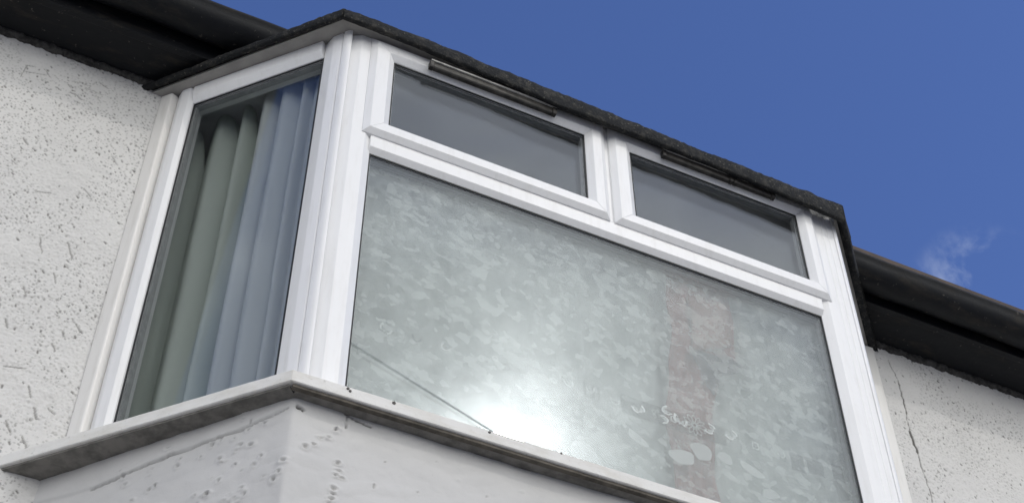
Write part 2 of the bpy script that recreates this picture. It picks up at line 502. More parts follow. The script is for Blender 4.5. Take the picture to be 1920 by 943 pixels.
def xf(pts, cx, cz, s, rot, sx=1.0):
    c, q = math.cos(rot), math.sin(rot)
    return [(cx + s*(c*x*sx - q*z), cz + s*(q*x*sx + c*z)) for x, z in pts]
WING = [(0, -.35), (.12, -.12), (.55, -.30), (.80, .05), (.75, .75), (.45, .55), (.10, .15), (-.10, .15), (-.45, .70), (-.85, .85), (-.80, .10), (-.50, -.25), (-.12, -.12)]
HALF = [(0, -.4), (.45, -.35), (.9, .0), (1.0, .7), (.55, .45), (.15, .30), (-.15, .45), (-.35, .95), (-.45, .30), (-.30, -.1)]
for cx, cz, s, ro, mt in ((.176, .283, .020, -.5, 'motif_soft'), (.2495, .285, .017, .2, 'motif_dark'), (.316, .289, .019, -.4, 'motif_soft'),
                          (.476, .288, .016, 1.8, 'motif_dark'), (.628, .299, .018, .4, 'motif_soft'),
                          (.7446, .290, .018, 0.1, 'motif_soft'), (.8145, .291, .021, .5, 'motif'), (.921, .297, .024, -.3, 'motif'),
                          (1.0087, .305, .022, 1.2, 'motif'), (1.0673, .306, .022, .9, 'motif'), (1.198, .293, .016, .5, 'motif_soft'), (.6834, .302, .016, .3, 'motif_soft')):
    outline('butterfly_motif', xf(HALF if s < .02 else WING, cx, cz, s, ro), .32, M[mt])
    if mt == 'motif':
        flat_shape('butterfly_motif', xf(WING, cx, cz, s*.55, ro), M['motif_soft'], d=-.0421, th=.0004)
for cx, cz, s in ((.880, .321, .020), (.884, .287, .018)):
    outline('butterfly_motif', xf(HALF, cx, cz, s, -.9 if cz > .3 else 2.0), .28, M['motif'])
    flat_shape('butterfly_motif', xf(HALF, cx, cz, s*.6, -.9 if cz > .3 else 2.0), M['motif_soft'], d=-.0421, th=.0004)
# the open flower with looped petals
for k in range(12):
    a = k*math.tau/12
    pet = [(.55+.42*math.cos(q), .17*math.sin(q)) for q in [i*math.tau/10 for i in range(10)]]
    outline('petal_motif', xf(pet, .9608, .303, .034, a), .22, M['motif_soft'])
outline('flower_eye_motif', [(.9608+.009*math.cos(i*.6283), .303+.009*math.sin(i*.6283)) for i in range(10)], .5, M['motif'])
for cx, cz, r in ((.905, .300, .010), (.8509, .303, .006), (.8609, .309, .004), (.852, .290, .005), (.4074, .289, .008), (.4429, .3057, .008), (.5335, .294, .008), (.55, .300, .006), (.59, .296, .009)):
    outline('dot_motif', [(cx+r*math.cos(i*.7854), cz+r*math.sin(i*.7854)*1.1) for i in range(8)], .35, M['motif_soft'])
# darker label strips of the border band, and short upright bars
def strip(x0, x1, z0, z1, mt='motif_dark', d=-.0423, th=.0002):
    flat_shape('border_strip', [(x0, z0), (x1, z0), (x1, z1), (x0, z1)], M[mt], d, th)
strip(.765, 1.045, .268, .326); strip(1.225, 1.262, .262, .318); strip(1.272, 1.318, .270, .318)
for x in (.668, .690, .704): strip(x, x+.006, .284, .326)
strip(1.345, 1.375, .275, .325)
outline('square_motif', [(1.118, .288), (1.136, .288), (1.136, .312), (1.118, .312)], .3, M['motif_soft'])
def blob(cx, cz, w, h, ro):
    pts = [((w+.15*w*math.sin(3*a+cx*40))*math.cos(a), (h+.15*h*math.cos(2*a+cz*30))*math.sin(a)) for a in [i*math.tau/14 for i in range(14)]]
    flat_shape('leaf_motif', xf(pts, cx, cz, 1.0, ro), M['motif_soft'], d=-.0421, th=.0004)
for b in ((.8008, .2018, .030, .014, -.6), (.9174, .189, .034, .024, .1), (.9706, .2246, .027, .030, .4), (1.0353, .2289, .020, .019, -.2),
          (1.1058, .2172, .034, .015, -.4), (1.1478, .1598, .024, .015, .1), (.6602, .105, .038, .030, -.3), (.70, .07, .03, .02, .2)):
    blob(*b)

# two top openers
def opener(u0, u1, z0, z1, w_l, w_r, zb, zt, label):
    """casement: outer rect u0..u1, z0..z1; opening w_l..w_r, zb..zt"""
    op = bpy.data.objects.new('opener', None); COL.objects.link(op); op.empty_display_size = .1; op.parent = fw; op.location = -Vector(fw.location) + Vector(((u0+u1)/2, -D, z0))
    op['label'] = label
    def prof(wd): return [(0.0, 0.002), (0.003, 0.004), (0.016, 0.013), (wd-.018, 0.013), (wd-.002, 0.001), (wd, -.002)]
    def member(side):
        wl, wr, wb, wt = w_l-u0, u1-w_r, zb-z0, z1-zt
        def ring(c, cs, z_in, sgn_z):
            pass
        ws = {'left': wl, 'right': wr, 'bottom': wb, 'top': wt}[side]
        pr = prof(ws)
        pr2 = pr + [(ws, -.030), (0.0, -.030)]
        def at(side_, w):      # inset of the neighbour members scaled so mitres meet
            t = w/ws
            return t
        if side in ('left', 'right'):
            rr = []
            for end in (0, 1):
                loop = []
                for w, d in pr2:
                    t = at(side, w)
                    u = u0+w if side == 'left' else u1-w
                    z = z0 + t*wb if end == 0 else z1 - t*wt
                    loop.append(TF(u, z, d))
                rr.append(loop)
        else:
            rr = []
            for end in (0, 1):
                loop = []
                for w, d in pr2:
                    t = at(side, w)
                    z = z0+w if side == 'bottom' else z1-w
                    u = u0 + t*wl if end == 0 else u1 - t*wr
                    loop.append(TF(u, z, d))
                rr.append(loop)
        return prism(rr)
    for s in ('left', 'right'): part('stile', member(s), M['pvc'], op, .0012)
    for s in ('bottom', 'top'): part('rail', member(s), M['pvc'], op, .0012)
    double_glazing(TF, w_l, w_r, zb, zt, -.0055, op)
    return op
ZS, Z3, Z4 = .8925, 1.2315, .9556
op1 = opener(.061, .7505, ZS, 1.2985, .129, .6906, Z4, Z3, 'left opener with one long dark trickle vent on its head')
op2 = opener(.7635, 1.428, ZS, 1.2985, .831, 1.3706, Z4, Z3, 'right opener with a two-piece dark trickle vent on its head')

def vent(op, u0, u1, joint=None):
    """trickle vent: sloped hood with a pale lip along the top and two end caps"""
    segs = [(u0, u1)] if joint is None else [(u0, joint-.001), (joint+.001, u1)]
    z0, z1 = 1.2365, 1.2625
    for a, b in segs:
        v = part('trickle_vent', hbar(TF, a+.012, b-.012, [(z0, .0135), (z0, .024), (z0+.004, .0275), (z1-.004, .0275), (z1-.004, .0135)]), M['vent'], op, .001)
        part('vent_lip', hbar(TF, a+.002, b-.002, [(z1-.0035, .0135), (z1-.0050, .032), (z1-.0005, .033), (z1+.0025, .0135)]), M['ventcap'], op, .0006)
        for q in (a, b-.0115):
            part('vent_end_cap', hbar(TF, q, q+.0115, [(z0-.002, .0135), (z0-.002, .027), (z0+.004, .030), (z1-.004, .030), (z1-.004, .0135)]), M['vent'], op, .0015)
vent(op1, .219, .593)
vent(op2, .922, 1.287, 1.150)

# corner posts: rounded coupler between front and side frames
def coupler(mirror):
    a = TL(.0195, 0, -.010); b = TF(.0085, 0, -.010)
    loop = [TL(.0195, 0, -.05)[:2], a[:2], TL(.0185, 0, -.002)[:2]]
    p0 = Vector(TL(.0170, 0, .0015)[:2]); p1 = Vector(TF(.0065, 0, .0015)[:2])
    ctr = Vector((-.0015, -D-.0045))
    for i in range(9):
        t = i/8
        q = (1-t)**2*p0 + 2*t*(1-t)*ctr + t**2*p1
        loop.append((q.x, q.y))
    loop += [TF(.0078, 0, -.002)[:2], b[:2], TF(.0085, 0, -.05)[:2]]
    if mirror: loop = [(W-x, y) for x, y in loop]
    return prism([[(x, y, 0.0) for x, y in loop], [(x, y, HEAD) for x, y in loop]])
def fillet():
    pass
part('corner_post', coupler(False), M['pvc'], fw, 0)
part('corner_post', prism([[(x, y, z) for x, y in ((1.492, -D+.05), (1.492, -D-.0012), (1.497, -D-.0025), (1.504, -D-.001), (1.512, -D+.006), (1.518, -D+.03))] for z in (0.0, HEAD)]), M['pvc'], fw, .002)

# ---------------------------------------------------------- side windows
def side_window(T, label, base, far=0.0):
    sw = thing('side_window', base, label, 'window')
    V0, V1, V2, V3 = .0200, .0815, .4725, .5290
    zt = 1.237
    part('jamb', vbar(T, 0.0, HEAD, [(V0, -.06), (V0, -.003), (V0+.003, 0), (.044, 0), (.050, -.001), (V1-.002, -.016), (V1, -.018), (V1, -.06)]), M['pvc'], sw)
    part('jamb', vbar(T, 0.0, HEAD, [(V2, -.06), (V2, -.012), (V2+.010, 0), (.507, 0), (.511, -.002), (.527, -.013), (V3, -.016), (V3, -.06)]), M['pvc'], sw)
    part('bottom_rail', hbar(T, V1, V2, [(.001, -.058), (.001, -.001), (.030, -.001), (.052, -.014), (.052, -.058)]), M['pvc'], sw)
    part('head_rail', hbar(T, V1, V2, [(zt, -.058), (zt, -.014), (zt+.022, -.001), (1.299, -.001), (1.299, -.058)]), M['pvc'], sw)
    double_glazing(T, V1, V2, .052, zt, -.020, sw)
    if far:
        part('wall_trim', prism([[(x, y, z) for x, y in ((1.888, .01), (1.888, -.012), (1.892, -.015), (1.922, -.015), (1.927, -.010), (1.927, .01))] for z in (-.005, 1.296)]), M['cream'], sw, .002)
        return sw
    part('wall_trim', vbar(T, -.005, 1.296, [(V3+.001, -.05), (V3+.001, -.008), (V3+.006, .004), (V3+.010, .006), (V3+.040, .006), (V3+.043, .003), (V3+.044, -.004), (V3+.044, -.05)]), M['cream'], sw, .002)
    return sw
side_window(TL, 'narrow fixed side window of the bay on the left, curtains behind its glass', (TL(.3, 0, 0)[0], TL(.3, 0, 0)[1], 0))
side_window(TR, 'side window on the far right return of the bay, seen almost edge-on', (TR(.3, 0, 0)[0], TR(.3, 0, 0)[1], 0), .022)

# ---------------------------------------------------------- sill round the bay
sill = thing('window_sill', (W/2, -D-.03, -.03), 'grubby off-white sill running round the bay under the windows', 'window sill')
SA0, SB0, SC0, SD0 = (-.555, .046, -.0325), (-.0385, -.4665, 0.0), (1.536, -.474, -.004), (2.02, .022, 0.0)
def rough_line(p, q, n, amp, seed):
    r = np.random.default_rng(seed)
    out = []
    for i in range(n+1):
        t = i/n
        w = amp*(0 if i in (0, n) else r.normal())
        out.append([p[j]+(q[j]-p[j])*t for j in range(3)] + [w])
    return out
def sill_board(p, q, inner_p, inner_q, seed, th=.032):
    """p,q outer top edge; inner_* back edge on the window plane; nose rounded, edges slightly worn"""
    rings = []
    n = 46
    L = rough_line(p, q, n, .0006, seed); I = rough_line(inner_p, inner_q, n, 0, seed+1)
    for (x, y, z, w), (ix, iy, iz, _) in zip(L, I):
        dx, dy = ix-x, iy-y; m = math.hypot(dx, dy); dx /= m; dy /= m
        def at(s, dz): return (x+dx*(s+w), y+dy*(s+w), z+dz+w*.6)
        rings.append([at(.0, -.003), at(.0, -th+.002), at(.003, -th), at(.020, -th), (ix, iy, z-th), (ix, iy, z+.010), at(.005, .001)])
    return prism(rings)
IB, IC = (TL(0, 0, -.02)[0]*0+.005, -D+.015, 0), (W-.005, -D+.015, 0)
ILw, IRw = (-.345, .046, 0), (W+.345, .022, 0)
part('sill_board', sill_board(SA0, SB0, ILw, IB, 3), M['sill'], sill, .001)
part('sill_board', sill_board(SB0, SC0, IB, IC, 4), M['sill'], sill, .001)
part('sill_board', sill_board(SC0, SD0, IC, IRw, 5), M['sill'], sill, .001)
def off2(p, q, s, dz):
    """p,q shifted inward (to the house) by s"""
    dx, dy = q[0]-p[0], q[1]-p[1]; m = math.hypot(dx, dy); nx, ny = -dy/m, dx/m
    return nx*s, ny*s
def drip(p, q, s0, s1, z0, z1):
    nx, ny = off2(p, q, 1, 0)
    def c(P, s, z): return (P[0]+nx*s, P[1]+ny*s, P[2]+z)
    return prism([[c(P, s0, z0), c(P, s0, z1), c(P, s1, z1), c(P, s1, z0)] for P in (p, q)])
nm = lambda P, Q, t: tuple(P[j]+(Q[j]-P[j])*t for j in range(3))
o = part('drip_strip', drip(nm(SB0, SC0, .004), nm(SB0, SC0, .99), .0065, .018, -.0400, -.0322), M['drip'], sill, .001)
o['label'] = 'bare brown strip of wood under the front edge of the sill'
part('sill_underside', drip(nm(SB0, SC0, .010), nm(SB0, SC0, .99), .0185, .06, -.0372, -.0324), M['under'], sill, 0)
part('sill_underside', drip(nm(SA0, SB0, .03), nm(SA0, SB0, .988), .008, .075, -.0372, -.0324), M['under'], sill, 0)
def nail(x, z, r):
    y = -.4665 - (x+.0385)/(1.536+.0385)*.0075
    pts = [(x+r*math.cos(i*.7854), z+r*math.sin(i*.7854)) for i in range(8)]
    part('nail_head', prism([[(a, y-.0015, b) for a, b in pts], [(a, y+.004, b) for a, b in pts]]), M['nail'], sill, .0005)
for x, z, r in ((.079, -.008, .0032), (.084, -.013, .003), (.178, -.009, .0042), (.3905, -.008, .0032), (.555, -.006, .0028)):
    nail(x, z, r)

# ------------------------------------------------------------------ noise in numpy
def vnoise(x, y, seed):
    r = np.random.default_rng(seed); tab = r.random((256, 256))
    xi = np.floor(x).astype(int); yi = np.floor(y).astype(int); fx = x-xi; fy = y-yi
    fx = fx*fx*(3-2*fx); fy = fy*fy*(3-2*fy)
    g = lambda a, b: tab[a & 255, b & 255]
    return (g(xi, yi)*(1-fx)+g(xi+1, yi)*fx)*(1-fy) + (g(xi, yi+1)*(1-fx)+g(xi+1, yi+1)*fx)*fy
def fbm(x, y, seed, octv=4):
    s = 0; a = .5
    for k in range(octv):
        s = s + a*vnoise(x*2**k, y*2**k, seed+k); a *= .5
    return s
def cell_lumps(x, y, cell, seed, prob=1.0, el=1.0, rot=0.0, rmin=.3, rmax=.6):
    """max over neighbour cells of a round (or stretched) bump, 0..1"""
    r = np.random.default_rng(seed)
    jx, jy, pr, rad, an = [r.random((512, 512)) for _ in range(5)]
    xs, ys = x/cell, y/cell
    xi = np.floor(xs).astype(int); yi = np.floor(ys).astype(int)
    best = np.zeros_like(x)
    for dx in (-1, 0, 1):
        for dy in (-1, 0, 1):
            a, b = (xi+dx) & 511, (yi+dy) & 511
            px = xi+dx+jx[a, b]; py = yi+dy+jy[a, b]
            th = rot + (an[a, b]-.5)*1.0
            ux = (xs-px)*np.cos(th)+(ys-py)*np.sin(th); uy = -(xs-px)*np.sin(th)+(ys-py)*np.cos(th)
            rr = rmin+(rmax-rmin)*rad[a, b]
            q = 1-((ux/(el))**2+uy**2)/(rr*rr)
            q = np.where(pr[a, b] < prob, np.clip(q, 0, 1), 0)
            best = np.maximum(best, q)
    return best

def seg_dist(x, y, pts):
    d = np.full_like(x, 9.0)
    for (ax, ay), (bx, by) in zip(pts[:-1], pts[1:]):
        vx, vy = bx-ax, by-ay; L = vx*vx+vy*vy+1e-12
        t = np.clip(((x-ax)*vx+(y-ay)*vy)/L, 0, 1)
        d = np.minimum(d, np.hypot(x-ax-t*vx, y-ay-t*vy))
    return d

class Build:
    def __init__(s): s.v = []; s.f = []; s.g = []; s.n = 0
    def grid(s, P, G):
        h, w = P.shape[:2]
        s.v.append(P.reshape(-1, 3)); s.g.append(G.reshape(-1))
        i = np.arange(h*w).reshape(h, w) + s.n
        s.f.append(np.stack([i[:-1, :-1], i[:-1, 1:], i[1:, 1:], i[1:, :-1]], -1).reshape(-1, 4))
        s.n += h*w
    def quad(s, a, b, c, d):
        s.v.append(np.array([a, b, c, d], float)); s.g.append(np.zeros(4)); s.f.append(np.arange(4)[None]+s.n); s.n += 4
    def make(s, name, mat, parent=None, smooth=True):
        v = np.concatenate(s.v); f = np.concatenate(s.f); g = np.concatenate(s.g)
        me = bpy.data.meshes.new(name)
        me.vertices.add(len(v)); me.vertices.foreach_set('co', v.astype(np.float32).ravel())
        me.loops.add(f.size); me.loops.foreach_set('vertex_index', f.astype(np.int32).ravel())
        me.polygons.add(len(f)); me.polygons.foreach_set('loop_start', np.arange(0, f.size, 4, dtype=np.int32))
        me.polygons.foreach_set('loop_total', np.full(len(f), 4, np.int32))
        me.update(calc_edges=True); me.validate()
        at = me.attributes.new('grime', 'FLOAT', 'POINT'); at.data.foreach_set('value', g.astype(np.float32))
        me.materials.append(mat)
        me.polygons.foreach_set('use_smooth', [smooth]*len(me.polygons))
        o = bpy.data.objects.new(name, me); COL.objects.link(o)
        if parent is not None: o.parent = parent; o.location = -base_of(parent)
        return o

# ------------------------------------------------------------------ main wall, pebbledashed and painted
def pebble(X, Z, seed, marks, cracks):
    cover = fbm(X*5, Z*5, seed+50)                        # where the paint has filled the dash
    lum = cell_lumps(X, Z, .009, seed)*.0014 + cell_lumps(X, Z, .006, seed+1)*.0007
    dens = np.clip((cover-.28)*4, .25, 1)
    h = lum*dens + (fbm(X*14, Z*14, seed+9)-.47)*.004 + (fbm(X*48, Z*48, seed+19)-.47)*.0035
    pit = cell_lumps(X, Z, .013, seed+2, .55, 1.6, -1.0, .10, .23)
    pit2 = cell_lumps(X, Z, .032, seed+3, .40, 2.2, -1.1, .05, .10)
    fine = cell_lumps(X, Z, .009, seed+4, .6, 1.5, -.8, .14, .30)
    patch = np.clip((fbm(X*7, Z*7, seed+21)-.34)*5, 0.15, 1)
    g = np.clip(pit*1.5, 0, 1)*patch*.55 + np.clip(pit2*1.6, 0, 1)*.75 + np.clip(fine*1.4, 0, 1)*.42*patch
    h = h - np.clip(pit*2, 0, 1)*.0012 - np.clip(pit2*2, 0, 1)*.0020
    for pts, wd, dk in marks + cracks:
        wob = (vnoise(X*60, Z*60, seed+31)-.5)*.006
        q = np.clip(1-(seg_dist(X+wob, Z+wob*.6, pts)/wd)**2, 0, 1)
        g = np.maximum(g, np.clip(q*2, 0, 1)*dk); h = h - q*.003
    # grime value kept below full
    return h, np.clip(g, 0, .92)

def wall_patch(B, x0, x1, z0, z1, step, seed, marks, cracks):
    nx = int((x1-x0)/step)+1; nz = int((z1-z0)/step)+1
    X, Z = np.meshgrid(np.linspace(x0, x1, nx), np.linspace(z0, z1, nz))
    h, g = pebble(X, Z, seed, marks, cracks)
    edge = np.minimum.reduce([X-x0, x1-X, Z-z0, z1-Z])
    h = h*np.clip(edge/.01, 0, 1)
    B.grid(np.stack([X, -h, Z], -1), g)

Lm = []
def dash(x, z, ln, ang, wd=.0035, dk=.75):
    c, s = math.cos(ang)*ln/2, math.sin(ang)*ln/2
    Lm.append(([(x-c, z-s), (x+c, z+s)], wd*.6, dk*.75))
for a in ((-.745, 1.205, .05, 1.5, .0022), (-.715, 1.215, .05, .25, .003), (-.69, 1.232, .035, -.9, .003), (-.735, 1.236, .02, .3, .004),
          (-.60, 1.238, .045, .1, .0025), (-.545, 1.262, .03, -.5, .004), (-.56, 1.225, .05, -.1, .0022), (-.60, 1.18, .035, -.45, .004),
          (-.497, .612, .055, -1.15, .0035), (-.565, .60, .05, -1.2, .003), (-.678, .942, .025, -.9, .005), (-.535, .211, .05, .25, .0026),
          (-.489, .156, .03, -1.1, .0045), (-.4654, .103, .03, -1.2, .005), (-.4352, .122, .02, -.8, .0045), (-.512, .51, .03, -1.1, .004),
          (-.60, .78, .035, .35, .003), (-.50, .83, .03, -.8, .003), (-.46, .98, .03, -.9, .003), (-.565, .44, .03, -1.2, .003), (-.43, .38, .025, -1.0, .003),
          (-.58, .33, .025, -1.1, .004), (-.47, .30, .022, -1.0, .004), (-.51, .05, .03, -1.2, .004), (-.47, .02, .03, -1.0, .004), (-.535, -.02, .03, -1.1, .004)):
    dash(*a[:4], wd=a[4])
CR = [([(1.986, 1.28), (2.004, 1.20), (2.007, 1.15), (2.003, 1.08), (1.999, .97), (2.006, .92), (2.010, .84), (2.013, .78), (2.017, .70), (2.01, .60)], .0022, .7),
      ([(2.005, 1.19), (2.006, 1.14), (2.003, 1.06)], .0034, .85), ([(2.000, .985), (2.003, .95), (2.007, .905)], .0052, .92)]
hw = thing('house_wall', (0.75, 0, GROUND), 'white painted pebbledash house wall on either side of the bay', 'wall')
B = Build()
wall_patch(B, -1.02, -.345, -.36, 1.352, .0023, 100, Lm, [])
wall_patch(B, 1.845, 2.66, .40, 1.352, .0023, 300, [], CR)
# plain reaches of the same wall outside the picture
def wq(x0, x1, z0, z1): B.quad((x0, 0, z0), (x1, 0, z0), (x1, 0, z1), (x0, 0, z1))
wq(-6, -1.02, GROUND, 1.352); wq(-1.02, -.345, GROUND, -.36); wq(1.845, 2.66, GROUND, .40); wq(2.66, 8, GROUND, 1.352)
wq(-.345, 1.845, 1.305, 1.352)
B.make('rendered_wall', M['wall'], hw)
# lumpy mortar fillet closing the joint under the eaves
def mortar(x0, x1, seed, z):
    n = int((x1-x0)/.004); r = np.random.default_rng(seed)
    xs = np.linspace(x0, x1, n); rings = []
    a = vnoise(xs*70, xs*0+3.3, seed)*.005 + vnoise(xs*190, xs*0+1.1, seed+1)*.003
    b = vnoise(xs*55, xs*0+7.7, seed+2)*.010 + vnoise(xs*150, xs*0, seed+3)*.004
    for i, x in enumerate(xs):
        rings.append([(x, .01, z+.01), (x, -.006-a[i]*1.6, z+.01), (x, -.008-a[i]*1.2, z-.004-b[i]*.3), (x, -.004-a[i]*.5, z-.008-b[i]), (x, .01, z-.012-b[i])])
    return prism(rings)
part('mortar_joint', mortar(-1.02, -.40, 5, 1.338), M['mortar'], hw, 0)
part('mortar_joint', mortar(1.93, 2.66, 8, 1.338), M['mortar'], hw, 0)

# ------------------------------------------------------------------ rendered base of the bay under the sill
def apron():
    off = .006
    cl = Vector((-off*math.tan(A/2)-.014, -D-off)); cr = Vector((W+off*math.tan(A/2), -D-off))
    wl = cl + Vector((-CA, SA))*((-.0-cl.y)/SA + .03); wr = cr + Vector((CA, SA))*((-cr.y)/SA + .03)
    z0, z1, st = -.46, -.026, .004
    segs = [(wl, cl), (cl, cr), (cr, wr)]
    rad = .012                                            # softened arris
    pts = []
    for (p, q) in segs:
        n = int((q-p).length/st); pts += [p+(q-p)*i/n for i in range(n)]
    pts.append(wr)
    P = np.array([[p.x, p.y] for p in pts])
    for _ in range(1): P[1:-1] = .25*P[:-2]+.5*P[1:-1]+.25*P[2:]
    T = np.gradient(P, axis=0); T /= np.linalg.norm(T, axis=1)[:, None]
    N = np.stack([T[:, 1], -T[:, 0]], 1)                   # outward
    S = np.concatenate([[0], np.cumsum(np.linalg.norm(np.diff(P, axis=0), axis=1))])
    s_c = S[np.argmin(np.hypot(P[:, 0]-cl.x, P[:, 1]-cl.y))]
    S = S - s_c                                           # 0 at the near corner, <0 along the left side
    zz = np.linspace(z0, z1, int((z1-z0)/.003))
    X, Z = np.meshgrid(S, zz)
    left = X < 0
    h = (fbm(X*6+9, Z*6, 400)-.47)*.009 + (fbm(X*40, Z*40, 410)-.47)*.0022
    h = h*np.clip(np.abs(X)/.02+.35, 0, 1)
    ridge = cell_lumps(X, Z, .05, 420, .5, 3.0, .3, .2, .5)*.0012
    h += ridge
    g = np.zeros_like(h)
    # blistered, chipped paint: rim up, hole in the middle
    chips = []
    for v, z, n, sp in ((.095, -.125, 7, .020), (.10, -.055, 3, .014), (.16, -.115, 7, .022), (.135, -.185, 9, .028), (.075, -.215, 9, .026), (.15, -.23, 9, .03),
                        (.29, -.10, 4, .018), (.262, -.125, 5, .022), (.38, -.10, 3, .02), (.20, -.09, 4, .02), (.05, -.205, 4, .012), (.31, -.18, 7, .05), (.22, -.22, 9, .05), (.33, -.26, 8, .05), (.10, -.29, 8, .04)):
        for _ in range(max(2, int(n*.7))): chips.append((-(v+rng.normal()*sp), z+rng.normal()*sp*1.3, rng.uniform(.003, .0075)))
    for x, z, r in ((.033, -.154, .008), (.050, -.143, .005), (.065, -.119, .005), (.078, -.113, .006), (.092, -.087, .007), (.094, -.084, .004), (.115, -.055, .004), (.112, -.064, .005),
                    (.111, -.072, .003), (.103, -.169, .007), (.105, -.186, .004), (.10, -.200, .005), (.113, -.2018, .005), (.099, -.2348, .009), (.098, -.247, .005), (.097, -.2616, .007),
                    (.091, -.275, .006), (.093, -.285, .006), (-.006, -.1993, .007), (-.012, -.225, .006), (-.022, -.2396, .008), (.20, -.13, .003), (.27, -.18, .003), (.36, -.12, .003),
                    (.18, -.20, .004), (.42, -.14, .003), (.5, -.10, .003), (.31, -.09, .002)):
        chips.append((x, z, r))
    for cx, cz, r in chips:
        e = rng.uniform(.6, 1.4)
        dd = np.hypot((X-cx)*e+(vnoise(X*200, Z*200, 430)-.5)*.004, (Z-cz)/e+(vnoise(X*200, Z*200, 440)-.5)*.004)/r
        h += .0028*np.exp(-((dd-1.0)/.4)**2)*(1 if r > .0035 else .5) - .0030*np.clip(1-dd*dd*1.3, 0, 1)
        g = np.maximum(g, np.clip(1.25-dd*1.6, 0, 1)*rng.uniform(.2, .6))
    # crack under the sill on the left side, ledge above it, and short cracks at the front
    def line(pts, wd, dk, dep=.004):
        nonlocal h, g
        wob = (vnoise(X*45, Z*45, 450)-.5)*.005
        q = np.clip(1-(seg_dist(X, Z+wob, pts)/wd)**2, 0, 1)
        h -= q*dep; g = np.maximum(g, np.clip(q*1.5, 0, 1)*dk)
    crk = [(-.45, -.128), (-.40, -.121), (-.33, -.108), (-.27, -.100), (-.22, -.096), (-.16, -.092), (-.10, -.082), (-.05, -.070), (-.01, -.060)]
    line(crk, .0022, .45)
    zc = np.interp(X, [p[0] for p in crk], [p[1] for p in crk])
    h += np.where(left, .0035*np.clip((Z-zc)/.006, 0, 1), 0)*np.clip(-X/.03, 0, 1)
    line([(.008, -.058), (.020, -.061)], .0045, .95, .010)
    line([(.108, -.040), (.125, -.043), (.140, -.045), (.152, -.050), (.165, -.050)], .0028, .8)
    line([(-.095, -.03), (-.094, -.06), (-.091, -.075)], .0016, .5, .002)
    line([(.112, -.045), (.110, -.060), (.111, -.075)], .0022, .55, .002)
    PX = P[:, 0][None]+N[:, 0][None]*h; PY = P[:, 1][None]+N[:, 1][None]*h
    b = Build()
    b.grid(np.stack([PX, PY, Z], -1), g)
    # plain lower part of the bay down to the ground, outside the picture
    for p, q in segs:
        b.quad((p.x, p.y, GROUND), (q.x, q.y, GROUND), (q.x, q.y, z0), (p.x, p.y, z0))
    o = b.make('bay_base_wall', M['apron'])
    tag(o, 'smooth grey-white rendered wall below the bay sill with chipped blistering paint', 'wall')
apron()

# ------------------------------------------------------------------ flat roof of the bay
br = thing('bay_roof', (W/2, -.2, SOFFIT), 'flat bay roof with ragged black felt edge and grey soffit above the windows', 'roof')
RA, RB, RC, RD = Vector((-.452, .010)), Vector((-.036, -.463)), Vector((1.503, -.466)), Vector((1.955, .010))
def poly_slab(name, pts, z0, z1, mat):
    n = len(pts)
    v = [(x, y, z0) for x, y in pts] + [(x, y, z1) for x, y in pts]
    f = [tuple(range(n))[::-1], tuple(range(n, 2*n))] + [(i, (i+1) % n, n+(i+1) % n, n+i) for i in range(n)]
    return mesh(name, v, f, mat, br)
k = .004
ins = lambda P: (P.x + (.013 if P.x < .75 else -.013), P.y + .013)
# soffit boards, three pieces meeting in mitres at the corners
def soff(p, q, ip, iq): return poly_slab('soffit_board', [p, q, iq, ip], SOFFIT, SOFFIT+.008, M['soffit'])
iL, iB, iC, iR = (-.30, .005), (.05, -.36), (W-.05, -.36), (W+.30, .005)
soff(ins(RA), ins(RB), iL, iB); soff(ins(RB), ins(RC), iB, iC); soff(ins(RC), ins(RD), iC, iR)
poly_slab('roof_deck', [(-.40, .006), (-.010, -.437), (1.477, -.437), (1.90, .006)], 1.3105, 1.319, M['felt'])
def felt_edge(p, q, tops, bots, seed, lean=.006):
    """ragged turned-down felt strip; tops/bots = [(t, z)] along the edge"""
    L = (q-p).length; n = int(L/.007)
    dx, dy = (q-p)/L; nx, ny = dy, -dx                     # outward
    t = np.linspace(0, 1, n+1); s = t*L
    zt = np.interp(t, [a for a, _ in tops], [b for _, b in tops]) + (vnoise(s*28, s*0+.5, seed)-.5)*.005 + (vnoise(s*150, s*0+.5, seed+1)-.5)*.006
    zb = np.interp(t, [a for a, _ in bots], [b for _, b in bots]) + (vnoise(s*22, s*0+2.5, seed+2)-.5)*.006 + (vnoise(s*120, s*0+2.5, seed+3)-.5)*.003
    w1 = (vnoise(s*18, s*0+4.5, seed+4)-.5)*.004; w2 = (vnoise(s*90, s*0+6.5, seed+5)-.5)*.004
    rings = []
    for i in range(n+1):
        bx, by = p.x+dx*s[i], p.y+dy*s[i]
        o = w1[i]*(1 if 0 < i < n else 0); e = w2[i]*(1 if 0 < i < n else 0)
        prof = [(-.010, zb[i]+.002), (.001+o, zb[i]), (.004+o, zb[i]+.006), (.006+o+e, (zb[i]+zt[i])/2), (.007+o, zt[i]-.008), (.003+o+e, zt[i]-.001), (-.006, zt[i]+.002), (-.020, zt[i]-.001), (-.020, zt[i]-.008), (-.010, zt[i]-.012)]
        rings.append([(bx+nx*a, by+ny*a, z) for a, z in prof])
    o = part('felt_edge', prism(rings), M['felt'], br, 0)
    o.data.polygons.foreach_set('use_smooth', [True]*len(o.data.polygons))
    return o
felt_edge(RA, RB, [(0, 1.322), (1, 1.320)], [(0, 1.304), (.55, 1.299), (1, 1.284)], 21)
felt_edge(RB, RC, [(0, 1.320), (.13, 1.321), (.4, 1.313), (.7, 1.299), (1, 1.293)], [(0, 1.283), (.13, 1.280), (.29, 1.266), (.41, 1.253), (.64, 1.252), (.80, 1.245), (.95, 1.226), (1, 1.224)], 31)
felt_edge(RC, RD, [(0, 1.293), (1, 1.310)], [(0, 1.224), (.25, 1.258), (.5, 1.292), (1, 1.301)], 41)

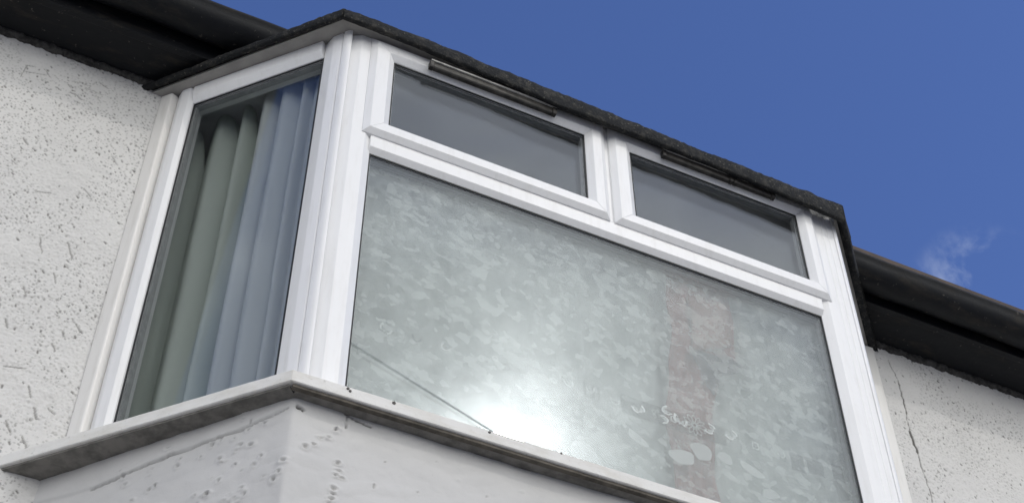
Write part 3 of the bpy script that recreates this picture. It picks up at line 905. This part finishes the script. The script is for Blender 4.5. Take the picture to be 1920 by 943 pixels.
# ------------------------------------------------------------------ eaves of the main roof and gutters
rf = thing('main_roof', (.75, 0, 1.36), 'main house roof eaves, black fascia and soffit boards above the pebbledash', 'roof')
for x0, x1 in ((-6, .02), (1.48, 8)):
    o = part('soffit_board', box_vf(x0, x1, -.128, .02, 1.340, 1.350), M['black'], rf, .001)
    o = part('fascia_board', box_vf(x0, x1, -.150, -.1285, 1.332, 1.47), M['black'], rf, .002)
part('roof_slope', prism([[(x, y, z) for y, z in ((-.19, 1.475), (4.0, 4.3), (4.0, 4.36), (-.19, 1.535))] for x in (-6, 8)]), M['tile'], rf, 0)

def gutter(x0, x1, zl, label, sag):
    g = thing('gutter', ((x0+x1)/2, -.2, zl), label, 'gutter', None)
    r, yc = .056, -.2085
    n = int(abs(x1-x0)/.02)
    rings = []
    for i in range(n+1):
        t = i/n; x = x0+(x1-x0)*t
        dz = zl + .0018*math.sin(x*9+sag) + .0012*math.sin(x*23)
        lo = []
        lo += [(yc-r-.004, dz+.001), (yc-r-.0045, dz-.006)]
        for k in range(11):
            a = math.pi + k*math.pi/10
            lo.append((yc+r*math.cos(a), dz-.010+r*math.sin(a)*.98))
        lo += [(yc+r, dz), (yc+r-.004, dz)]
        for k in range(10, -1, -1):
            a = math.pi + k*math.pi/10
            lo.append((yc+(r-.005)*math.cos(a), dz-.010+(r-.005)*math.sin(a)*.98))
        lo.append((yc-r+.003, dz+.001))
        rings.append([(x, y, z) for y, z in lo])
    part('trough', prism(rings), M['black'], g, 0).data.polygons.foreach_set('use_smooth', [True]*((n)*len(rings[0])+2))
    return g
gutter(-4.2, .04, 1.428, 'long black half-round gutter on the left of the bay roof', 0.3)
gutter(1.46, 6.8, 1.400, 'long black half-round gutter on the right of the bay roof', 1.1)

# ------------------------------------------------------------------ curtains
def cloth_sheet(name, T, us, ds, zt, zb, mat, label, cat, nz=40, group=None):
    n = len(us)
    v = []; f = []
    for j in range(nz+1):
        t = j/nz
        for i in range(n):
            z = zb + (zt[i]-zb)*t
            wv = .0018*math.sin(z*5.5+us[i]*19)*(1-t*.5)
            v.append(T(us[i]+wv*.6, z, ds[i]+wv))
    for j in range(nz):
        for i in range(n-1):
            f.append((j*n+i, j*n+i+1, (j+1)*n+i+1, (j+1)*n+i))
    o = mesh(name, v, f, mat, None, True)
    so = o.modifiers.new('thickness', 'SOLIDIFY'); so.thickness = .0012
    return tag(o, label, cat)
def folds(u0, u1, n, edges, amp, base):
    """deep rounded pleats whose valleys sit at the given edges"""
    us = np.linspace(u0, u1, n); ds = np.empty(n); ph = np.empty(n)
    for i, u in enumerate(us):
        k = np.searchsorted(edges, u)
        a = edges[max(k-1, 0)] if k > 0 else edges[0]-.08; b = edges[min(k, len(edges)-1)] if k < len(edges) else edges[-1]+.08
        t = (u-a)/max(b-a, 1e-6); p = math.sin(math.pi*min(max(t, 0), 1))
        ph[i] = p; ds[i] = base + amp*(p**.7) + .004*math.sin(u*90)
    return us, ds, ph
us, ds, ph = folds(.24, .66, 190, [.245, .335, .390, .492, .560, .650], .045, -.150)
zt = [1.285 - .15*(1-p)**3 - .30*max(0, u-.40) for u, p in zip(us, ph)]
cloth_sheet('curtain', TL, list(us), list(ds), zt, -.10, M['curtain'], 'pleated sage green curtain hanging deeper inside the left side window', 'curtain')
us, ds, ph = folds(.03, .305, 150, [.03, .070, .150, .185, .255, .302], .030, -.105)
zt = [1.335 - .02*(1-p) for p in ph]
cloth_sheet('net_curtain', TL, list(us), list(ds), zt, -.10, M['net'], 'bluish white net curtain gathered beside the corner post in the left side window', 'curtain')
# pale lining close behind the film of the front window
us = np.linspace(.03, 1.47, 160); ds = -.105 + .012*np.sin(us*38) + .006*np.sin(us*91+1)
cloth_sheet('lining_curtain', TF, list(us), list(ds), [.93]*160, -.05, M['lining'], 'pale lining curtain close behind the patterned front pane', 'curtain', 30)
# dusty pink cloth with a folded-back corner
def pink_cloth():
    n, nz = 40, 60
    v, f = [], []
    for j in range(nz+1):
        t = j/nz; z = .02 + .86*t
        lo = np.interp(z, [.02, .25, .58, .88], [.905, .900, .925, .955]); hi = np.interp(z, [.02, .12, .36, .55, .60, .88], [1.020, 1.025, 1.040, 1.06, 1.13, 1.150])
        lo += .007*math.sin(z*13)+.004*math.sin(z*31+1); hi += .008*math.sin(z*11+2)+.005*math.sin(z*27)
        for i in range(n+1):
            u = lo+(hi-lo)*i/n
            d = -.068 + .006*math.sin(i*.55+z*3) + .004*math.sin(i*.2-z*9)
            v.append(TF(u, z, d))
    for j in range(nz):
        for i in range(n): a = j*(n+1)+i; f.append((a, a+1, a+n+2, a+n+1))
    p = mesh('hanging_cloth', v, f, M['pink'], None, True)
    p.modifiers.new('thickness', 'SOLIDIFY').thickness = .0012
    tag(p, 'dusty pink cloth strip hanging behind the patterned film of the front pane', 'cloth')
    # folded-back flap
    v, f = [], []
    for j in range(13):
        t = j/12
        for i in range(9):
            s = i/8
            u = .995+.118*s; z = .578+.06*s+.20*t*(1-.2*s)
            v.append(TF(u, z, -.060 + .016*math.sin(t*math.pi*.9)*(1-s*.4) + .006*s - .004*t))
    for j in range(12):
        for i in range(8): a = j*9+i; f.append((a, a+1, a+10, a+9))
    fl = mesh('folded_flap', v, f, M['pink_back'], p, True)
    fl.modifiers.new('thickness', 'SOLIDIFY').thickness = .004
    # shade of the torn gap under the flap, painted as a flat dark patch
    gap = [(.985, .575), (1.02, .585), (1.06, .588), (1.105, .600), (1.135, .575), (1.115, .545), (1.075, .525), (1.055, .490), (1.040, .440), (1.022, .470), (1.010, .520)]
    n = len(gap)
    mesh('flap_shade_patch', [TF(a, b, -.0565) for a, b in gap] + [TF(a, b, -.0580) for a, b in gap],
         [tuple(range(n)), tuple(range(n, 2*n))[::-1]] + [(i, (i+1) % n, n+(i+1) % n, n+i) for i in range(n)], M['flap_shade'], p)
pink_cloth()

# ------------------------------------------------------------------ room behind the glass
structure(box('room_floor', -1.2, 2.7, -.40, 2.0, -.92, -.90, M['floor']))
CEIL = [(-1.2, .03), (-.34, .03), (.03, -.355), (1.47, -.355), (1.84, .03), (2.7, .03), (2.7, 2.0), (-1.2, 2.0)]
structure(mesh('room_ceiling', [(x, y, 1.288) for x, y in CEIL] + [(x, y, 1.30) for x, y in CEIL],
               [tuple(range(8)), tuple(range(8, 16))[::-1]] + [(i, (i+1) % 8, 8+(i+1) % 8, 8+i) for i in range(8)], M['ceil']))
structure(box('room_wall', -1.2, 2.7, 2.0, 2.04, -.90, 1.287, M['room']))
structure(box('room_wall', -1.24, -1.2, .03, 2.0, -.90, 1.287, M['room']))
structure(box('room_wall', 2.7, 2.74, .03, 2.0, -.90, 1.287, M['room']))
structure(box('room_wall', -1.2, -.352, .012, .03, -.90, 1.287, M['room']))
structure(box('room_wall', 1.852, 2.7, .012, .03, -.90, 1.287, M['room']))

# ------------------------------------------------------------------ outside: ground and the overhead cable
structure(mesh('ground', [(-600, -600, GROUND), (600, -600, GROUND), (600, 600, GROUND), (-600, 600, GROUND)], [(0, 1, 2, 3)], M['ground']))
def cable():
    p = Vector((1.064, -4.0, 3.99)); q = Vector((3.73, -7.0, 6.47))
    d = (q-p).normalized()
    a = p - d*((p.y)/d.y) ; b = q + d*0.6
    e1 = d.cross(Vector((0, 0, 1))).normalized(); e2 = d.cross(e1)
    r = .0075
    rings = [[tuple(P + e1*r*math.cos(k*math.tau/8) + e2*r*math.sin(k*math.tau/8)) for k in range(8)] for P in (a, p, q, b)]
    o = mesh('overhead_cable', *prism(rings), M['cable'], None, True)
    tag(o, 'thin black overhead cable reflected in the lower left of the front pane', 'cable')
cable()
